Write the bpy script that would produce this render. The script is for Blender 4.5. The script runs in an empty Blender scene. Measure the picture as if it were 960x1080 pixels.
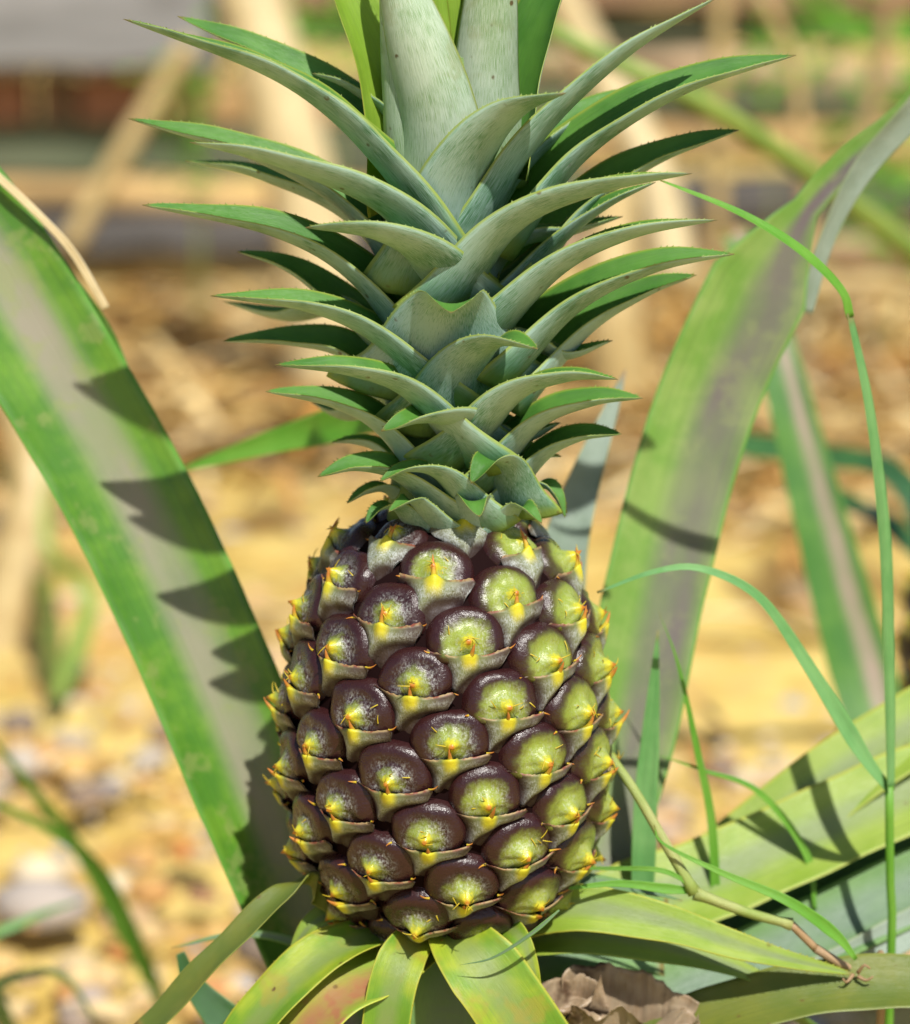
import bpy, math, random
from mathutils import Vector, Matrix, noise
random.seed(7)
PI = math.pi
sc = bpy.context.scene
C = sc.collection
K = 1/3000.0                       # metres per photo pixel at the fruit
PITCH = math.radians(11)
Z0 = 0.40                          # height of the picture centre above the ground at the plant
CAM = Vector((0, -math.cos(PITCH), Z0+math.sin(PITCH)))
FWD = Vector((0, math.cos(PITCH), -math.sin(PITCH)))
UPV = Vector((0, math.sin(PITCH), math.cos(PITCH)))
RGT = Vector((1, 0, 0))
SUN_AZ = math.radians(19)          # to the right of the camera's back
SUN_EL = math.radians(53)

def P(px, py, d=0.0):
    """point at world depth d (in fruit pixels, + = away) seen at photo pixel px,py"""
    ray = FWD + RGT*((px-480)*K) + UPV*((540-py)*K)
    t = (d*K-CAM.y)/ray.y
    return CAM+ray*t
def G(px, py):
    ray = FWD + RGT*((px-480)*K) + UPV*((540-py)*K)
    return CAM+ray*(-CAM.z/ray.z)

# ------------------------------------------------------------------ camera, world, sun
cam = bpy.data.objects.new('camera', bpy.data.cameras.new('camera'))
C.objects.link(cam); sc.camera = cam
cam.location = CAM; cam.rotation_euler = (PI/2-PITCH, 0, 0)
cam.data.sensor_width = 36; cam.data.sensor_fit = 'HORIZONTAL'
cam.data.lens = 36*3000/960
cam.data.clip_start = 0.02; cam.data.clip_end = 500
cam.data.dof.use_dof = True
cam.data.dof.focus_distance = 0.955
cam.data.dof.aperture_fstop = 7.6

w = bpy.data.worlds.new('World'); sc.world = w; w.use_nodes = True
nt = w.node_tree; nt.nodes.clear()
sky = nt.nodes.new('ShaderNodeTexSky'); sky.sky_type = 'NISHITA'; sky.sun_disc = False
sky.sun_elevation = SUN_EL
bg = nt.nodes.new('ShaderNodeBackground'); bg.inputs[1].default_value = 0.085
wo = nt.nodes.new('ShaderNodeOutputWorld')
nt.links.new(sky.outputs[0], bg.inputs[0]); nt.links.new(bg.outputs[0], wo.inputs[0])
sdir = Vector((math.sin(SUN_AZ)*math.cos(SUN_EL), -math.cos(SUN_AZ)*math.cos(SUN_EL), math.sin(SUN_EL)))
sky.sun_rotation = math.atan2(sdir.x, sdir.y)
sun = bpy.data.objects.new('sun', bpy.data.lights.new('sun', 'SUN')); C.objects.link(sun)
sun.data.energy = 5.0; sun.data.angle = math.radians(0.8); sun.data.color = (1.0, 0.97, 0.90)
sun.rotation_euler = sdir.to_track_quat('Z', 'Y').to_euler()
sun.location = (2, -2, 3)
sc.view_settings.view_transform = 'Standard'; sc.view_settings.look = 'None'
sc.view_settings.exposure = 0.38; sc.view_settings.gamma = 1; sc.view_settings.use_curve_mapping = False
sc.render.engine = 'CYCLES'
sc.cycles.use_denoising = True
sc.cycles.max_bounces = 7; sc.cycles.transmission_bounces = 4; sc.cycles.diffuse_bounces = 4

# ------------------------------------------------------------------ node helpers
class NT:
    def __init__(s, name):
        s.m = bpy.data.materials.new(name); s.m.use_nodes = True
        s.t = s.m.node_tree; s.t.nodes.clear()
        s.out = s.t.nodes.new('ShaderNodeOutputMaterial')
    def n(s, typ, **kw):
        nd = s.t.nodes.new(typ)
        for k, v in kw.items(): setattr(nd, k, v)
        return nd
    def put(s, sock, v):
        if isinstance(v, bpy.types.NodeSocket): s.t.links.new(v, sock)
        elif isinstance(v, (tuple, list)) and len(v) == 3 and sock.type == 'RGBA': sock.default_value = (*v, 1)
        else: sock.default_value = v
    def math(s, op, a, b=0.0, c=0.0, clamp=False):
        nd = s.n('ShaderNodeMath', operation=op, use_clamp=clamp)
        s.put(nd.inputs[0], a); s.put(nd.inputs[1], b); s.put(nd.inputs[2], c)
        return nd.outputs[0]
    def mix(s, f, a, b, mode='MIX'):
        nd = s.n('ShaderNodeMix', data_type='RGBA', blend_type=mode, clamp_factor=True)
        s.put(nd.inputs[0], f); s.put(nd.inputs[6], a); s.put(nd.inputs[7], b)
        return nd.outputs[2]
    def step(s, x, lo, hi, a=0.0, b=1.0):
        nd = s.n('ShaderNodeMapRange', interpolation_type='SMOOTHSTEP')
        for i, v in enumerate((x, lo, hi, a, b)): s.put(nd.inputs[i], v)
        return nd.outputs[0]
    def uv(s):
        u = s.n('ShaderNodeUVMap', uv_map='UVMap'); sp = s.n('ShaderNodeSeparateXYZ')
        s.t.links.new(u.outputs[0], sp.inputs[0]); return u.outputs[0], sp.outputs[0], sp.outputs[1]
    def obj(s): return s.n('ShaderNodeTexCoord').outputs['Object']
    def rnd(s): return s.n('ShaderNodeObjectInfo').outputs['Random']
    def scale(s, v, sx, sy, sz, off=None):
        nd = s.n('ShaderNodeMapping'); s.put(nd.inputs[0], v); nd.inputs[3].default_value = (sx, sy, sz)
        if off is not None:
            c = s.n('ShaderNodeCombineXYZ'); s.put(c.inputs[0], off); s.put(c.inputs[1], off); s.put(nd.inputs[1], c.outputs[0])
        return nd.outputs[0]
    def noise(s, v, sc_, det=3.0, rough=0.55, dist=0.0):
        nd = s.n('ShaderNodeTexNoise'); s.put(nd.inputs['Vector'], v); nd.inputs['Scale'].default_value = sc_
        nd.inputs['Detail'].default_value = det; nd.inputs['Roughness'].default_value = rough; nd.inputs['Distortion'].default_value = dist
        return nd.outputs[0]
    def attr(s, name):
        a = s.n('ShaderNodeAttribute', attribute_name=name); sp = s.n('ShaderNodeSeparateColor')
        s.t.links.new(a.outputs[0], sp.inputs[0]); return sp.outputs[0], sp.outputs[1], sp.outputs[2], a.outputs[0]
    def bsdf(s, col, rough=0.5, spec=0.5, bump=None, bstr=0.3, bdist=0.0004, trans=None, tf=0.25, coat=0.0, sheen=0.0):
        b = s.n('ShaderNodeBsdfPrincipled')
        s.put(b.inputs['Base Color'], col); s.put(b.inputs['Roughness'], rough); s.put(b.inputs['Specular IOR Level'], spec)
        b.inputs['Coat Weight'].default_value = coat; b.inputs['Coat Roughness'].default_value = 0.15
        b.inputs['Sheen Weight'].default_value = sheen
        if bump is not None:
            bn = s.n('ShaderNodeBump'); bn.inputs['Strength'].default_value = bstr; bn.inputs['Distance'].default_value = bdist
            s.put(bn.inputs['Height'], bump); s.t.links.new(bn.outputs[0], b.inputs['Normal'])
        o = b.outputs[0]
        if trans is not None:
            t = s.n('ShaderNodeBsdfTranslucent'); s.put(t.inputs[0], trans)
            mx = s.n('ShaderNodeMixShader'); s.put(mx.inputs[0], tf)
            s.t.links.new(o, mx.inputs[1]); s.t.links.new(t.outputs[0], mx.inputs[2]); o = mx.outputs[0]
        s.t.links.new(o, s.out.inputs[0]); return s.m

# ------------------------------------------------------------------ materials
def leaf_mat(name, col, col2, bloom, bloomcol, margin, base=(0.20, 0.30, 0.04), basew=0.12, tf=0.25, tcol=(0.25, 0.5, 0.05),
             rough=0.42, spots=0.0, stripe=None, stripew=0.2, stripec=0.5, blotch=None, blotchamt=0.0, stri=55.0, strilen=5.0):
    m = NT(name)
    uv, u, v = m.uv(); r = m.rnd(); ob = m.obj()
    st = m.noise(m.scale(uv, stri, strilen, 1, m.math('MULTIPLY', r, 37.0)), 1.0, 3.0, 0.65)
    st2 = m.noise(m.scale(uv, stri*3.2, strilen*4, 1, m.math('MULTIPLY', r, 17.0)), 1.0, 3.0, 0.7)
    big = m.noise(m.scale(ob, 1, 1, 1, m.math('MULTIPLY', r, 9.0)), 42.0, 3.0, 0.6)
    c = m.mix(m.step(big, 0.35, 0.65), col, col2)
    c = m.mix(m.math('MULTIPLY', m.step(st, 0.35, 0.7), 0.42), c, m.mix(0.5, c, (0.02, 0.05, 0.015)))
    if stripe is not None:
        du = m.math('ABSOLUTE', m.math('SUBTRACT', m.math('ADD', u, m.math('MULTIPLY', m.math('SUBTRACT', st, 0.5), 0.12)), stripec))
        f = m.math('MULTIPLY', m.step(du, stripew*0.3, stripew*1.5, 1.0, 0.0), m.step(m.noise(m.scale(uv, 2.0, 7.0, 1), 1.0, 2.0), 0.25, 0.7, 0.55, 1.0))
        c = m.mix(f, c, stripe)
    if bloom > 0:
        f = m.math('MULTIPLY', m.step(m.math('ADD', st2, m.math('MULTIPLY', m.math('SUBTRACT', big, 0.5), 0.6)), 0.26, 0.60), bloom)
        f = m.math('MULTIPLY', f, m.step(v, basew*0.6, basew*2.2, 0.35, 1.0))
        c = m.mix(f, c, bloomcol)
    if basew > 0: c = m.mix(m.step(m.math('ADD', v, m.math('MULTIPLY', m.math('SUBTRACT', big, 0.5), 0.25)), basew*0.2, basew, 0.8, 0.0), c, base)
    if blotch is not None:
        bl = m.noise(m.scale(ob, 1, 1, 1, m.math('MULTIPLY', r, 5.0)), 60.0, 3.0, 0.65)
        c = m.mix(m.math('MULTIPLY', m.step(bl, 0.54, 0.66), blotchamt), c, blotch)
    if spots > 0:
        vo = m.n('ShaderNodeTexVoronoi'); m.put(vo.inputs['Vector'], m.scale(ob, 1, 1, 1, m.math('MULTIPLY', r, 3.0))); vo.inputs['Scale'].default_value = 170
        sp = m.math('MULTIPLY', m.step(vo.outputs['Distance'], 0.10, 0.22, 1.0, 0.0), m.step(m.noise(ob, 90.0), 0.55, 0.62))
        c = m.mix(m.math('MULTIPLY', sp, spots), c, (0.11, 0.05, 0.015))
    edge = m.step(m.math('ABSOLUTE', m.math('SUBTRACT', u, 0.5)), 0.462, 0.492)
    c = m.mix(m.math('MULTIPLY', edge, 0.85), c, margin)
    tip = m.step(v, 0.965, 0.995)
    c = m.mix(m.math('MULTIPLY', tip, 0.7), c, (0.25, 0.13, 0.04))
    return m.bsdf(c, rough, 0.45, m.math('ADD', st, m.math('MULTIPLY', st2, 0.6)), 0.55, 0.00035, m.mix(0.5, c, tcol), tf)

GB = (0.44, 0.60, 0.54)
M = {}
M['crown_under'] = leaf_mat('crown_leaf_underside', (0.05, 0.20, 0.07), (0.09, 0.27, 0.08), 0.84, GB, (0.30, 0.38, 0.05), tf=0.2, spots=0.8)
M['crown_upper'] = leaf_mat('crown_leaf_upperside', (0.06, 0.20, 0.02), (0.10, 0.27, 0.025), 0.14, (0.2, 0.33, 0.16), (0.28, 0.36, 0.05), tf=0.3, tcol=(0.25, 0.6, 0.04))
M['pale_under'] = leaf_mat('pale_leaf_underside', (0.22, 0.36, 0.15), (0.28, 0.42, 0.18), 0.78, (0.60, 0.69, 0.56), (0.42, 0.48, 0.08), tf=0.24, spots=0.9, blotch=(0.26, 0.26, 0.08), blotchamt=0.3)
M['young'] = leaf_mat('young_leaf', (0.25, 0.42, 0.03), (0.33, 0.50, 0.04), 0.1, (0.4, 0.5, 0.2), (0.35, 0.35, 0.05), base=(0.55, 0.6, 0.15), tf=0.4, tcol=(0.5, 0.75, 0.05))
M['big_left'] = leaf_mat('long_leaf_green', (0.06, 0.18, 0.015), (0.12, 0.26, 0.02), 0.0, GB, (0.09, 0.26, 0.025), basew=0, tf=0.12, stripe=(0.26, 0.235, 0.17), stripew=0.18, stripec=0.45, rough=0.36,  # middle stripe paints the glossy sky reflection into the leaf colour
                        blotch=(0.22, 0.26, 0.08), blotchamt=0.45, strilen=3)
M['big_right'] = leaf_mat('long_leaf_lime', (0.15, 0.30, 0.04), (0.24, 0.36, 0.08), 0.15, (0.3, 0.36, 0.2), (0.12, 0.30, 0.05), basew=0, tf=0.15, stripe=(0.145, 0.11, 0.12), stripew=0.27, stripec=0.30, rough=0.4,
                        blotch=(0.30, 0.36, 0.12), blotchamt=0.2, strilen=2)
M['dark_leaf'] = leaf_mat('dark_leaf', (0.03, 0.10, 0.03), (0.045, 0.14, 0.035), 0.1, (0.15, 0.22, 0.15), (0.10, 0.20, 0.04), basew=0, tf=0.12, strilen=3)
M['pink_leaf'] = leaf_mat('pink_leaf', (0.05, 0.16, 0.02), (0.08, 0.20, 0.025), 0.0, GB, (0.08, 0.22, 0.03), basew=0, tf=0.12, stripe=(0.34, 0.25, 0.20), stripew=0.16, stripec=0.33, strilen=3)
M['grey_under'] = leaf_mat('grey_underside', (0.20, 0.27, 0.20), (0.26, 0.33, 0.26), 0.8, (0.36, 0.42, 0.37), (0.25, 0.30, 0.12), basew=0, tf=0.1)
M['yellow'] = leaf_mat('yellow_green_leaf', (0.15, 0.30, 0.02), (0.36, 0.43, 0.025), 0.0, GB, (0.45, 0.45, 0.05), base=(0.24, 0.36, 0.03), tf=0.25, tcol=(0.6, 0.7, 0.03), spots=1.0,
                     blotch=(0.34, 0.26, 0.04), blotchamt=0.55, stripe=(0.20, 0.27, 0.07), stripew=0.22)
M['yellow_red'] = leaf_mat('reddened_leaf', (0.22, 0.34, 0.03), (0.34, 0.40, 0.04), 0.0, GB, (0.45, 0.5, 0.05), base=(0.25, 0.38, 0.03), tf=0.2, tcol=(0.6, 0.6, 0.03), spots=0.7,
                     blotch=(0.36, 0.14, 0.07), blotchamt=0.9, stripe=(0.36, 0.17, 0.08), stripew=0.25, stripec=0.6)
M['lime'] = leaf_mat('broad_lime_leaf', (0.24, 0.36, 0.03), (0.31, 0.41, 0.06), 0.1, (0.3, 0.36, 0.2), (0.42, 0.42, 0.05), basew=0, tf=0.22, tcol=(0.5, 0.65, 0.03), spots=0.5,
                     stripe=(0.19, 0.25, 0.09), stripew=0.18, stripec=0.55)
M['olive'] = leaf_mat('olive_leaf', (0.11, 0.15, 0.02), (0.16, 0.18, 0.025), 0.0, GB, (0.2, 0.22, 0.04), basew=0, tf=0.15, spots=0.7)
M['mid'] = leaf_mat('mid_green_leaf', (0.12, 0.25, 0.06), (0.16, 0.30, 0.08), 0.2, (0.26, 0.36, 0.24), (0.16, 0.32, 0.06), basew=0, tf=0.2, stripe=(0.13, 0.20, 0.13), stripew=0.3)
M['grass'] = leaf_mat('grass_blade', (0.13, 0.36, 0.03), (0.19, 0.42, 0.05), 0.0, GB, (0.2, 0.42, 0.06), basew=0, tf=0.35, tcol=(0.3, 0.7, 0.05), stri=12)
M['grass2'] = leaf_mat('grass_blade_bluish', (0.13, 0.34, 0.10), (0.2, 0.42, 0.14), 0.15, (0.3, 0.5, 0.3), (0.2, 0.4, 0.1), basew=0, tf=0.3, tcol=(0.3, 0.7, 0.15), stri=12)
M['cane'] = leaf_mat('cane', (0.17, 0.27, 0.04), (0.24, 0.32, 0.05), 0.1, (0.3, 0.35, 0.2), (0.2, 0.3, 0.05), basew=0, tf=0.05)
M['straw'] = leaf_mat('straw', (0.46, 0.32, 0.13), (0.56, 0.42, 0.19), 0.0, GB, (0.5, 0.4, 0.2), basew=0, tf=0.1, tcol=(0.6, 0.45, 0.2))
M['straw_pale'] = leaf_mat('straw_pale', (0.56, 0.43, 0.22), (0.70, 0.56, 0.31), 0.0, GB, (0.7, 0.6, 0.4), basew=0, tf=0.1, tcol=(0.8, 0.7, 0.4))
M['stem'] = leaf_mat('grass_stem', (0.26, 0.34, 0.07), (0.38, 0.40, 0.14), 0.0, GB, (0.3, 0.4, 0.1), basew=0, tf=0.1)
M['stem_brown'] = leaf_mat('stem_brown', (0.33, 0.20, 0.10), (0.40, 0.26, 0.14), 0.0, GB, (0.3, 0.2, 0.1), basew=0, tf=0.05)
M['dead'] = leaf_mat('dead_leaf', (0.24, 0.15, 0.08), (0.40, 0.29, 0.18), 0.6, (0.52, 0.44, 0.34), (0.3, 0.2, 0.12), basew=0, tf=0.12, tcol=(0.5, 0.3, 0.1), stri=20, blotch=(0.07, 0.035, 0.02), blotchamt=0.9)

def dome_mat():
    m = NT('eye_skin'); R_, g_, b_, _ = m.attr('pig'); ob = m.obj()
    # R_ distance from the beak 0..1, g_ greenness of this eye, b_ beak tip
    big = m.noise(ob, 200.0, 4.0, 0.65)
    fz = m.noise(m.scale(ob, 1, 1, 0.5), 1700.0, 3.0, 0.75)
    fz2 = m.noise(ob, 900.0, 3.0, 0.6)
    dark = m.mix(big, (0.012, 0.004, 0.006), (0.042, 0.013, 0.013))
    green = m.mix(big, (0.15, 0.22, 0.025), (0.30, 0.33, 0.055))
    x = m.math('ADD', R_, m.math('MULTIPLY', m.math('SUBTRACT', big, 0.5), 0.6))
    lo = m.math('ADD', 0.10, m.math('MULTIPLY', g_, 0.50)); hi = m.math('ADD', 0.40, m.math('MULTIPLY', g_, 0.80))
    c = m.mix(m.step(x, lo, hi), green, dark)
    rim = m.step(m.math('ADD', R_, m.math('MULTIPLY', m.math('SUBTRACT', big, 0.5), 0.25)), 0.66, 0.92)
    c = m.mix(m.math('MULTIPLY', rim, m.step(g_, 0.3, 0.9, 0.85, 0.62)), c, (0.026, 0.007, 0.007))
    # dusty hairs in the middle ring
    ring = m.math('MULTIPLY', m.step(R_, 0.12, 0.32), m.step(R_, 0.46, 0.80, 1.0, 0.0))
    ring = m.math('MULTIPLY', ring, m.step(m.noise(ob, 120.0, 3.0, 0.6), 0.36, 0.6, 0.25, 1.0))
    hair = m.math('MULTIPLY', m.step(fz, 0.36, 0.68), m.step(fz2, 0.34, 0.62))
    c = m.mix(m.math('MULTIPLY', m.math('MULTIPLY', ring, hair), m.step(g_, 0.3, 0.9, 0.62, 0.28)), c, (0.46, 0.48, 0.46))
    c = m.mix(m.step(m.math('ADD', R_, m.math('MULTIPLY', m.math('SUBTRACT', fz2, 0.5), 0.3)), 0.08, 0.27, 0.9, 0.0), c, (0.52, 0.46, 0.02))
    c = m.mix(m.math('MULTIPLY', m.step(b_, 0.3, 0.8), 0.95), c, (0.42, 0.14, 0.02))
    rg = m.math('ADD', m.step(big, 0.3, 0.7, 0.20, 0.36), m.math('MULTIPLY', m.math('MULTIPLY', ring, hair), 0.4))
    return m.bsdf(c, rg, 0.42, m.math('ADD', m.math('MULTIPLY', fz, 0.35), fz2), 0.5, 0.0005)
def bract_mat():
    m = NT('bract'); t_, s_, tip, _ = m.attr('pig'); ob = m.obj()
    # t_ 0 at the free margin, 1 at the foot; s_ 0 middle .. 1 wings; tip: 0 body, .5..1 spine
    big = m.noise(ob, 300.0, 3.0, 0.6)
    fz = m.noise(m.scale(ob, 1, 1, 0.4), 2400.0, 3.0, 0.75); fz2 = m.noise(ob, 800.0)
    c = m.mix(big, (0.050, 0.030, 0.035), (0.11, 0.085, 0.065))
    g = m.math('MULTIPLY', m.step(s_, 0.15, 0.75, 1.0, 0.0), m.step(t_, 0.25, 0.95, 1.0, 0.0))
    c = m.mix(m.math('MULTIPLY', g, 0.5), c, (0.22, 0.28, 0.06))
    hair = m.math('MULTIPLY', m.step(fz, 0.34, 0.64), m.math('MULTIPLY', m.step(t_, 0.03, 0.2), m.math('MULTIPLY', m.step(t_, 0.6, 1.0, 1.0, 0.2), m.step(s_, 0.7, 1.0, 1.0, 0.35))))
    c = m.mix(m.math('MULTIPLY', m.math('MULTIPLY', hair, m.step(big, 0.34, 0.6, 0.35, 1.0)), 0.72), c, (0.50, 0.54, 0.54))
    yel = m.math('MULTIPLY', m.step(s_, 0.08, 0.26, 1.0, 0.0), m.step(t_, 0.12, 0.36, 1.0, 0.0))
    c = m.mix(m.math('MULTIPLY', yel, 0.95), c, m.mix(big, (0.48, 0.50, 0.02), (0.66, 0.52, 0.02)))
    mar = m.math('MULTIPLY', m.step(t_, 0.0, 0.05, 1.0, 0.0), m.step(s_, 0.2, 0.4))
    c = m.mix(m.math('MULTIPLY', mar, 0.8), c, m.mix(m.step(big, 0.45, 0.6), (0.40, 0.28, 0.12), (0.26, 0.06, 0.03)))
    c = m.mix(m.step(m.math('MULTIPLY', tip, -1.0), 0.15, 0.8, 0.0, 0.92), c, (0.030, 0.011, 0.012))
    c = m.mix(m.step(tip, 0.1, 0.3), c, (0.50, 0.38, 0.02))
    c = m.mix(m.step(tip, 0.5, 0.8), c, (0.46, 0.17, 0.03))
    return m.bsdf(c, 0.5, 0.4, m.math('ADD', m.math('MULTIPLY', fz, 0.4), fz2), 0.4, 0.0004, c, 0.12)
M['dome'] = dome_mat(); M['bract'] = bract_mat()
m = NT('fruit_core'); M['core'] = m.bsdf((0.010, 0.004, 0.004), 0.8, 0.03)
m = NT('crown_core'); M['ccore'] = m.bsdf((0.10, 0.17, 0.04), 0.6, 0.3)

# ------------------------------------------------------------------ objects
def mesh_obj(name, verts, faces, mats, mi=None, parent=None, uvs=None, pig=None, smooth=True, loc=None):
    me = bpy.data.meshes.new(name)
    o = bpy.data.objects.new(name, me)
    if loc is None: loc = verts[0] if parent is not None or True else Vector()
    loc = Vector(loc)
    pv = Vector()
    me.from_pydata([tuple(Vector(v)-loc) for v in verts], [], faces)
    for mt in (mats if isinstance(mats, (list, tuple)) else [mats]): me.materials.append(mt)
    if mi: me.polygons.foreach_set('material_index', mi)
    if smooth: me.polygons.foreach_set('use_smooth', [True]*len(me.polygons))
    if uvs:
        l = me.uv_layers.new(name='UVMap')
        l.data.foreach_set('uv', [x for lp in me.loops for x in uvs[lp.vertex_index]])
    if pig:
        a = me.color_attributes.new('pig', 'FLOAT_COLOR', 'POINT')
        a.data.foreach_set('color', [x for p in pig for x in (*p, 1.0)])
    me.update()
    C.objects.link(o)
    o.location = loc
    if parent is not None:
        o.parent = parent
        base = Vector(); q = parent
        while q is not None: base += q.location; q = q.parent
        o.location = loc-base
    return o
def empty(name, loc, label, cat, group=None):
    o = bpy.data.objects.new(name, None); o.empty_display_size = 0.02; C.objects.link(o); o.location = loc
    o['label'] = label; o['category'] = cat
    if group: o['group'] = group
    return o
def tag(o, label, cat, group=None):
    o['label'] = label; o['category'] = cat
    if group: o['group'] = group
    return o

def spline(pts, n):
    """Catmull-Rom through 3D points, n+1 samples"""
    p = [Vector(q) for q in pts]
    if len(p) == 2: p = [p[0], (p[0]+p[1])/2, p[1]]
    p = [p[0]*2-p[1]]+p+[p[-1]*2-p[-2]]
    segs = len(p)-3
    dense = []
    for i in range(segs):
        for k in range(16):
            t = k/16; a, b, c, d = p[i:i+4]
            dense.append(0.5*((2*b)+(c-a)*t+(2*a-5*b+4*c-d)*t*t+(3*b-a-3*c+d)*t**3))
    dense.append(p[-2].copy())
    L = [0]
    for i in range(1, len(dense)): L.append(L[-1]+(dense[i]-dense[i-1]).length)
    out = []; j = 0
    for k in range(n+1):
        s = L[-1]*k/n
        while j < len(L)-2 and L[j+1] < s: j += 1
        f = (s-L[j])/max(1e-9, L[j+1]-L[j]); out.append(dense[j].lerp(dense[j+1], min(1, max(0, f))))
    return out, L[-1]

def prof_crown(s): return max(0.010, (1-s)**0.78*(1+0.62*s)*(1+0.45*math.exp(-(s/0.22)**2)))
def prof_long(s): return max(0.02, min(1.0, 0.55+s*2.0)*(1-max(0, s-0.3)/0.7)**0.75 if s > 0.3 else min(1.0, 0.55+s*2.0))
def prof_band(s): return 1.0
def prof_grass(s): return max(0.03, min(1, 0.4+s*3)*(1-s**2.2))

def leaf(name, pts, W, mu, ma, parent, roll=0.0, alpha=0.9, alpha_tip=1.1, prof=prof_crown, n=40, mcols=12, thick=1.6, wav=0.6,
         teeth=0, up=None, fold=0.0, twist=0.0, label=None, radial=None):
    """closed curved blade; pts in photo px + depth px, mu underside material, ma upperside"""
    p3 = [P(*q) if not isinstance(q, Vector) else q for q in pts]
    cen, Ltot = spline(p3, n)
    seed = random.random()*100
    horiz = cen[-1]-cen[0]; horiz.z = 0
    if radial is not None: horiz = Vector(radial)
    if horiz.length < 1e-4: horiz = Vector((0, -1, 0))
    horiz.normalize()
    S0 = Vector((0, 0, 1)).cross(horiz)
    if up is not None: S0 = Vector(up).cross(horiz) if False else S0
    top = []; bot = []; uv = []
    for i, c in enumerate(cen):
        s = i/n
        T = (cen[min(n, i+1)]-cen[max(0, i-1)]).normalized()
        if up is None:
            N = T.cross(S0)
        else:
            N = Vector(up)-T*T.dot(Vector(up))
        N.normalize(); S = N.cross(T).normalized()
        R = Matrix.Rotation(math.radians(roll+twist*s), 3, T); N = R@N; S = R@S
        wd = W*K*prof(s); a = alpha+(alpha_tip-alpha)*s
        rho = wd/(2*a)
        for j in range(mcols+1):
            u = -1+2*j/mcols
            x = rho*math.sin(u*a); h = rho*(1-math.cos(u*a))+fold*wd*abs(u)
            h += wav*K*abs(u)**2*math.sin(s*Ltot/K*0.05*(1+0.3*math.sin(seed))+seed+(2.0 if u > 0 else 0))*min(1, wd/K/30)
            th = thick*K*(0.30+0.70*(1-u*u)**0.7)*(0.35+0.65*min(1, prof(s)*1.5))
            q = c+S*x+N*h
            nn = (N*math.cos(u*a)-S*math.sin(u*a))
            top.append(q+nn*th*0.5); bot.append(q-nn*th*0.5); uv.append(((u+1)/2, s))
    m1 = mcols+1; V = top+bot; nv = len(top); F = []; MI = []
    for i in range(n):
        for j in range(mcols):
            a = i*m1+j
            F.append((a, a+1, a+m1+1, a+m1)); MI.append(1)
            F.append((nv+a, nv+a+m1, nv+a+m1+1, nv+a+1)); MI.append(0)
        for j in (0, mcols):
            a = i*m1+j
            F.append((a, a+m1, nv+a+m1, nv+a) if j == 0 else (a, nv+a, nv+a+m1, a+m1)); MI.append(0)
    for i in (0, n):
        for j in range(mcols):
            a = i*m1+j
            F.append((a, nv+a, nv+a+1, a+1) if i == 0 else (a, a+1, nv+a+1, nv+a)); MI.append(0)
    UV = uv+uv
    if teeth:
        rnd = random.Random(int(seed*1000))
        for side in (0, mcols):
            for k in range(teeth):
                s = 0.45+0.54*((k+rnd.random()*0.6)/teeth)**0.7; fi = s*n; i = min(n-1, int(fi))
                a = i*m1+side; b = a+m1; f = fi-i
                q = V[a].lerp(V[b], f); q2 = V[nv+a].lerp(V[nv+b], f); T = (V[b]-V[a]).normalized()
                inner = V[i*m1+(1 if side == 0 else mcols-1)]
                o_ = (q-inner); o_ -= T*o_.dot(T)
                if o_.length < 1e-7: continue
                o_.normalize(); sz = K*(0.7+1.0*rnd.random())*(0.6+0.6*s)
                b0 = len(V)
                V += [q-T*sz*0.7-o_*K*0.4, q+T*sz*0.7-o_*K*0.4, q2-o_*K*0.4, q+o_*sz*1.3+T*sz*0.9]
                e = 0.0 if side == 0 else 1.0; UV += [(e, s)]*4
                F += [(b0, b0+1, b0+3), (b0+1, b0+2, b0+3), (b0+2, b0, b0+3)]; MI += [0, 0, 0]
    o = mesh_obj(name, V, F, [M[mu], M[ma]], MI, parent, UV, loc=cen[0])
    if label: o['label'] = label
    return o

def tube(name, pts, r0, r1, mat, parent=None, n=24, sides=10, r_at=None):
    p3 = [P(*q) if not isinstance(q, Vector) else q for q in pts]
    cen, L = spline(p3, n); V = []; F = []; UV = []
    ref = Vector((0.3, -0.9, 0.2))
    for i, c in enumerate(cen):
        T = (cen[min(n, i+1)]-cen[max(0, i-1)]).normalized()
        A = T.cross(ref).normalized(); B = T.cross(A)
        s = i/n; r = (r0+(r1-r0)*s)*K
        if r_at: r *= r_at(s)
        for j in range(sides):
            t = 2*PI*j/sides; V.append(c+(A*math.cos(t)+B*math.sin(t))*r); UV.append((0.1+0.8*abs(j/sides-0.5)*2, s*0.9))
    for i in range(n):
        for j in range(sides):
            a = i*sides+j; b = i*sides+(j+1) % sides
            F.append((a, b, b+sides, a+sides))
    F.append(tuple(range(sides))[::-1]); F.append(tuple(n*sides+j for j in range(sides)))
    return mesh_obj(name, V, F, mat, None, parent, UV, loc=cen[0])

# ================================================================== PINEAPPLE PLANT
AX = -10*K                                     # fruit axis x
foot = Vector((AX, 0, 0.0))
plant = empty('pineapple_plant', foot, 'pineapple plant with a purple-eyed fruit and grey-green crown in sharp focus', 'pineapple plant')
tube('stalk', [Vector((AX, 0, 0.0)), Vector((AX*1.2, 0, 0.12)), Vector((AX, 0, 0.27))], 50, 42, M['olive'], plant)

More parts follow.
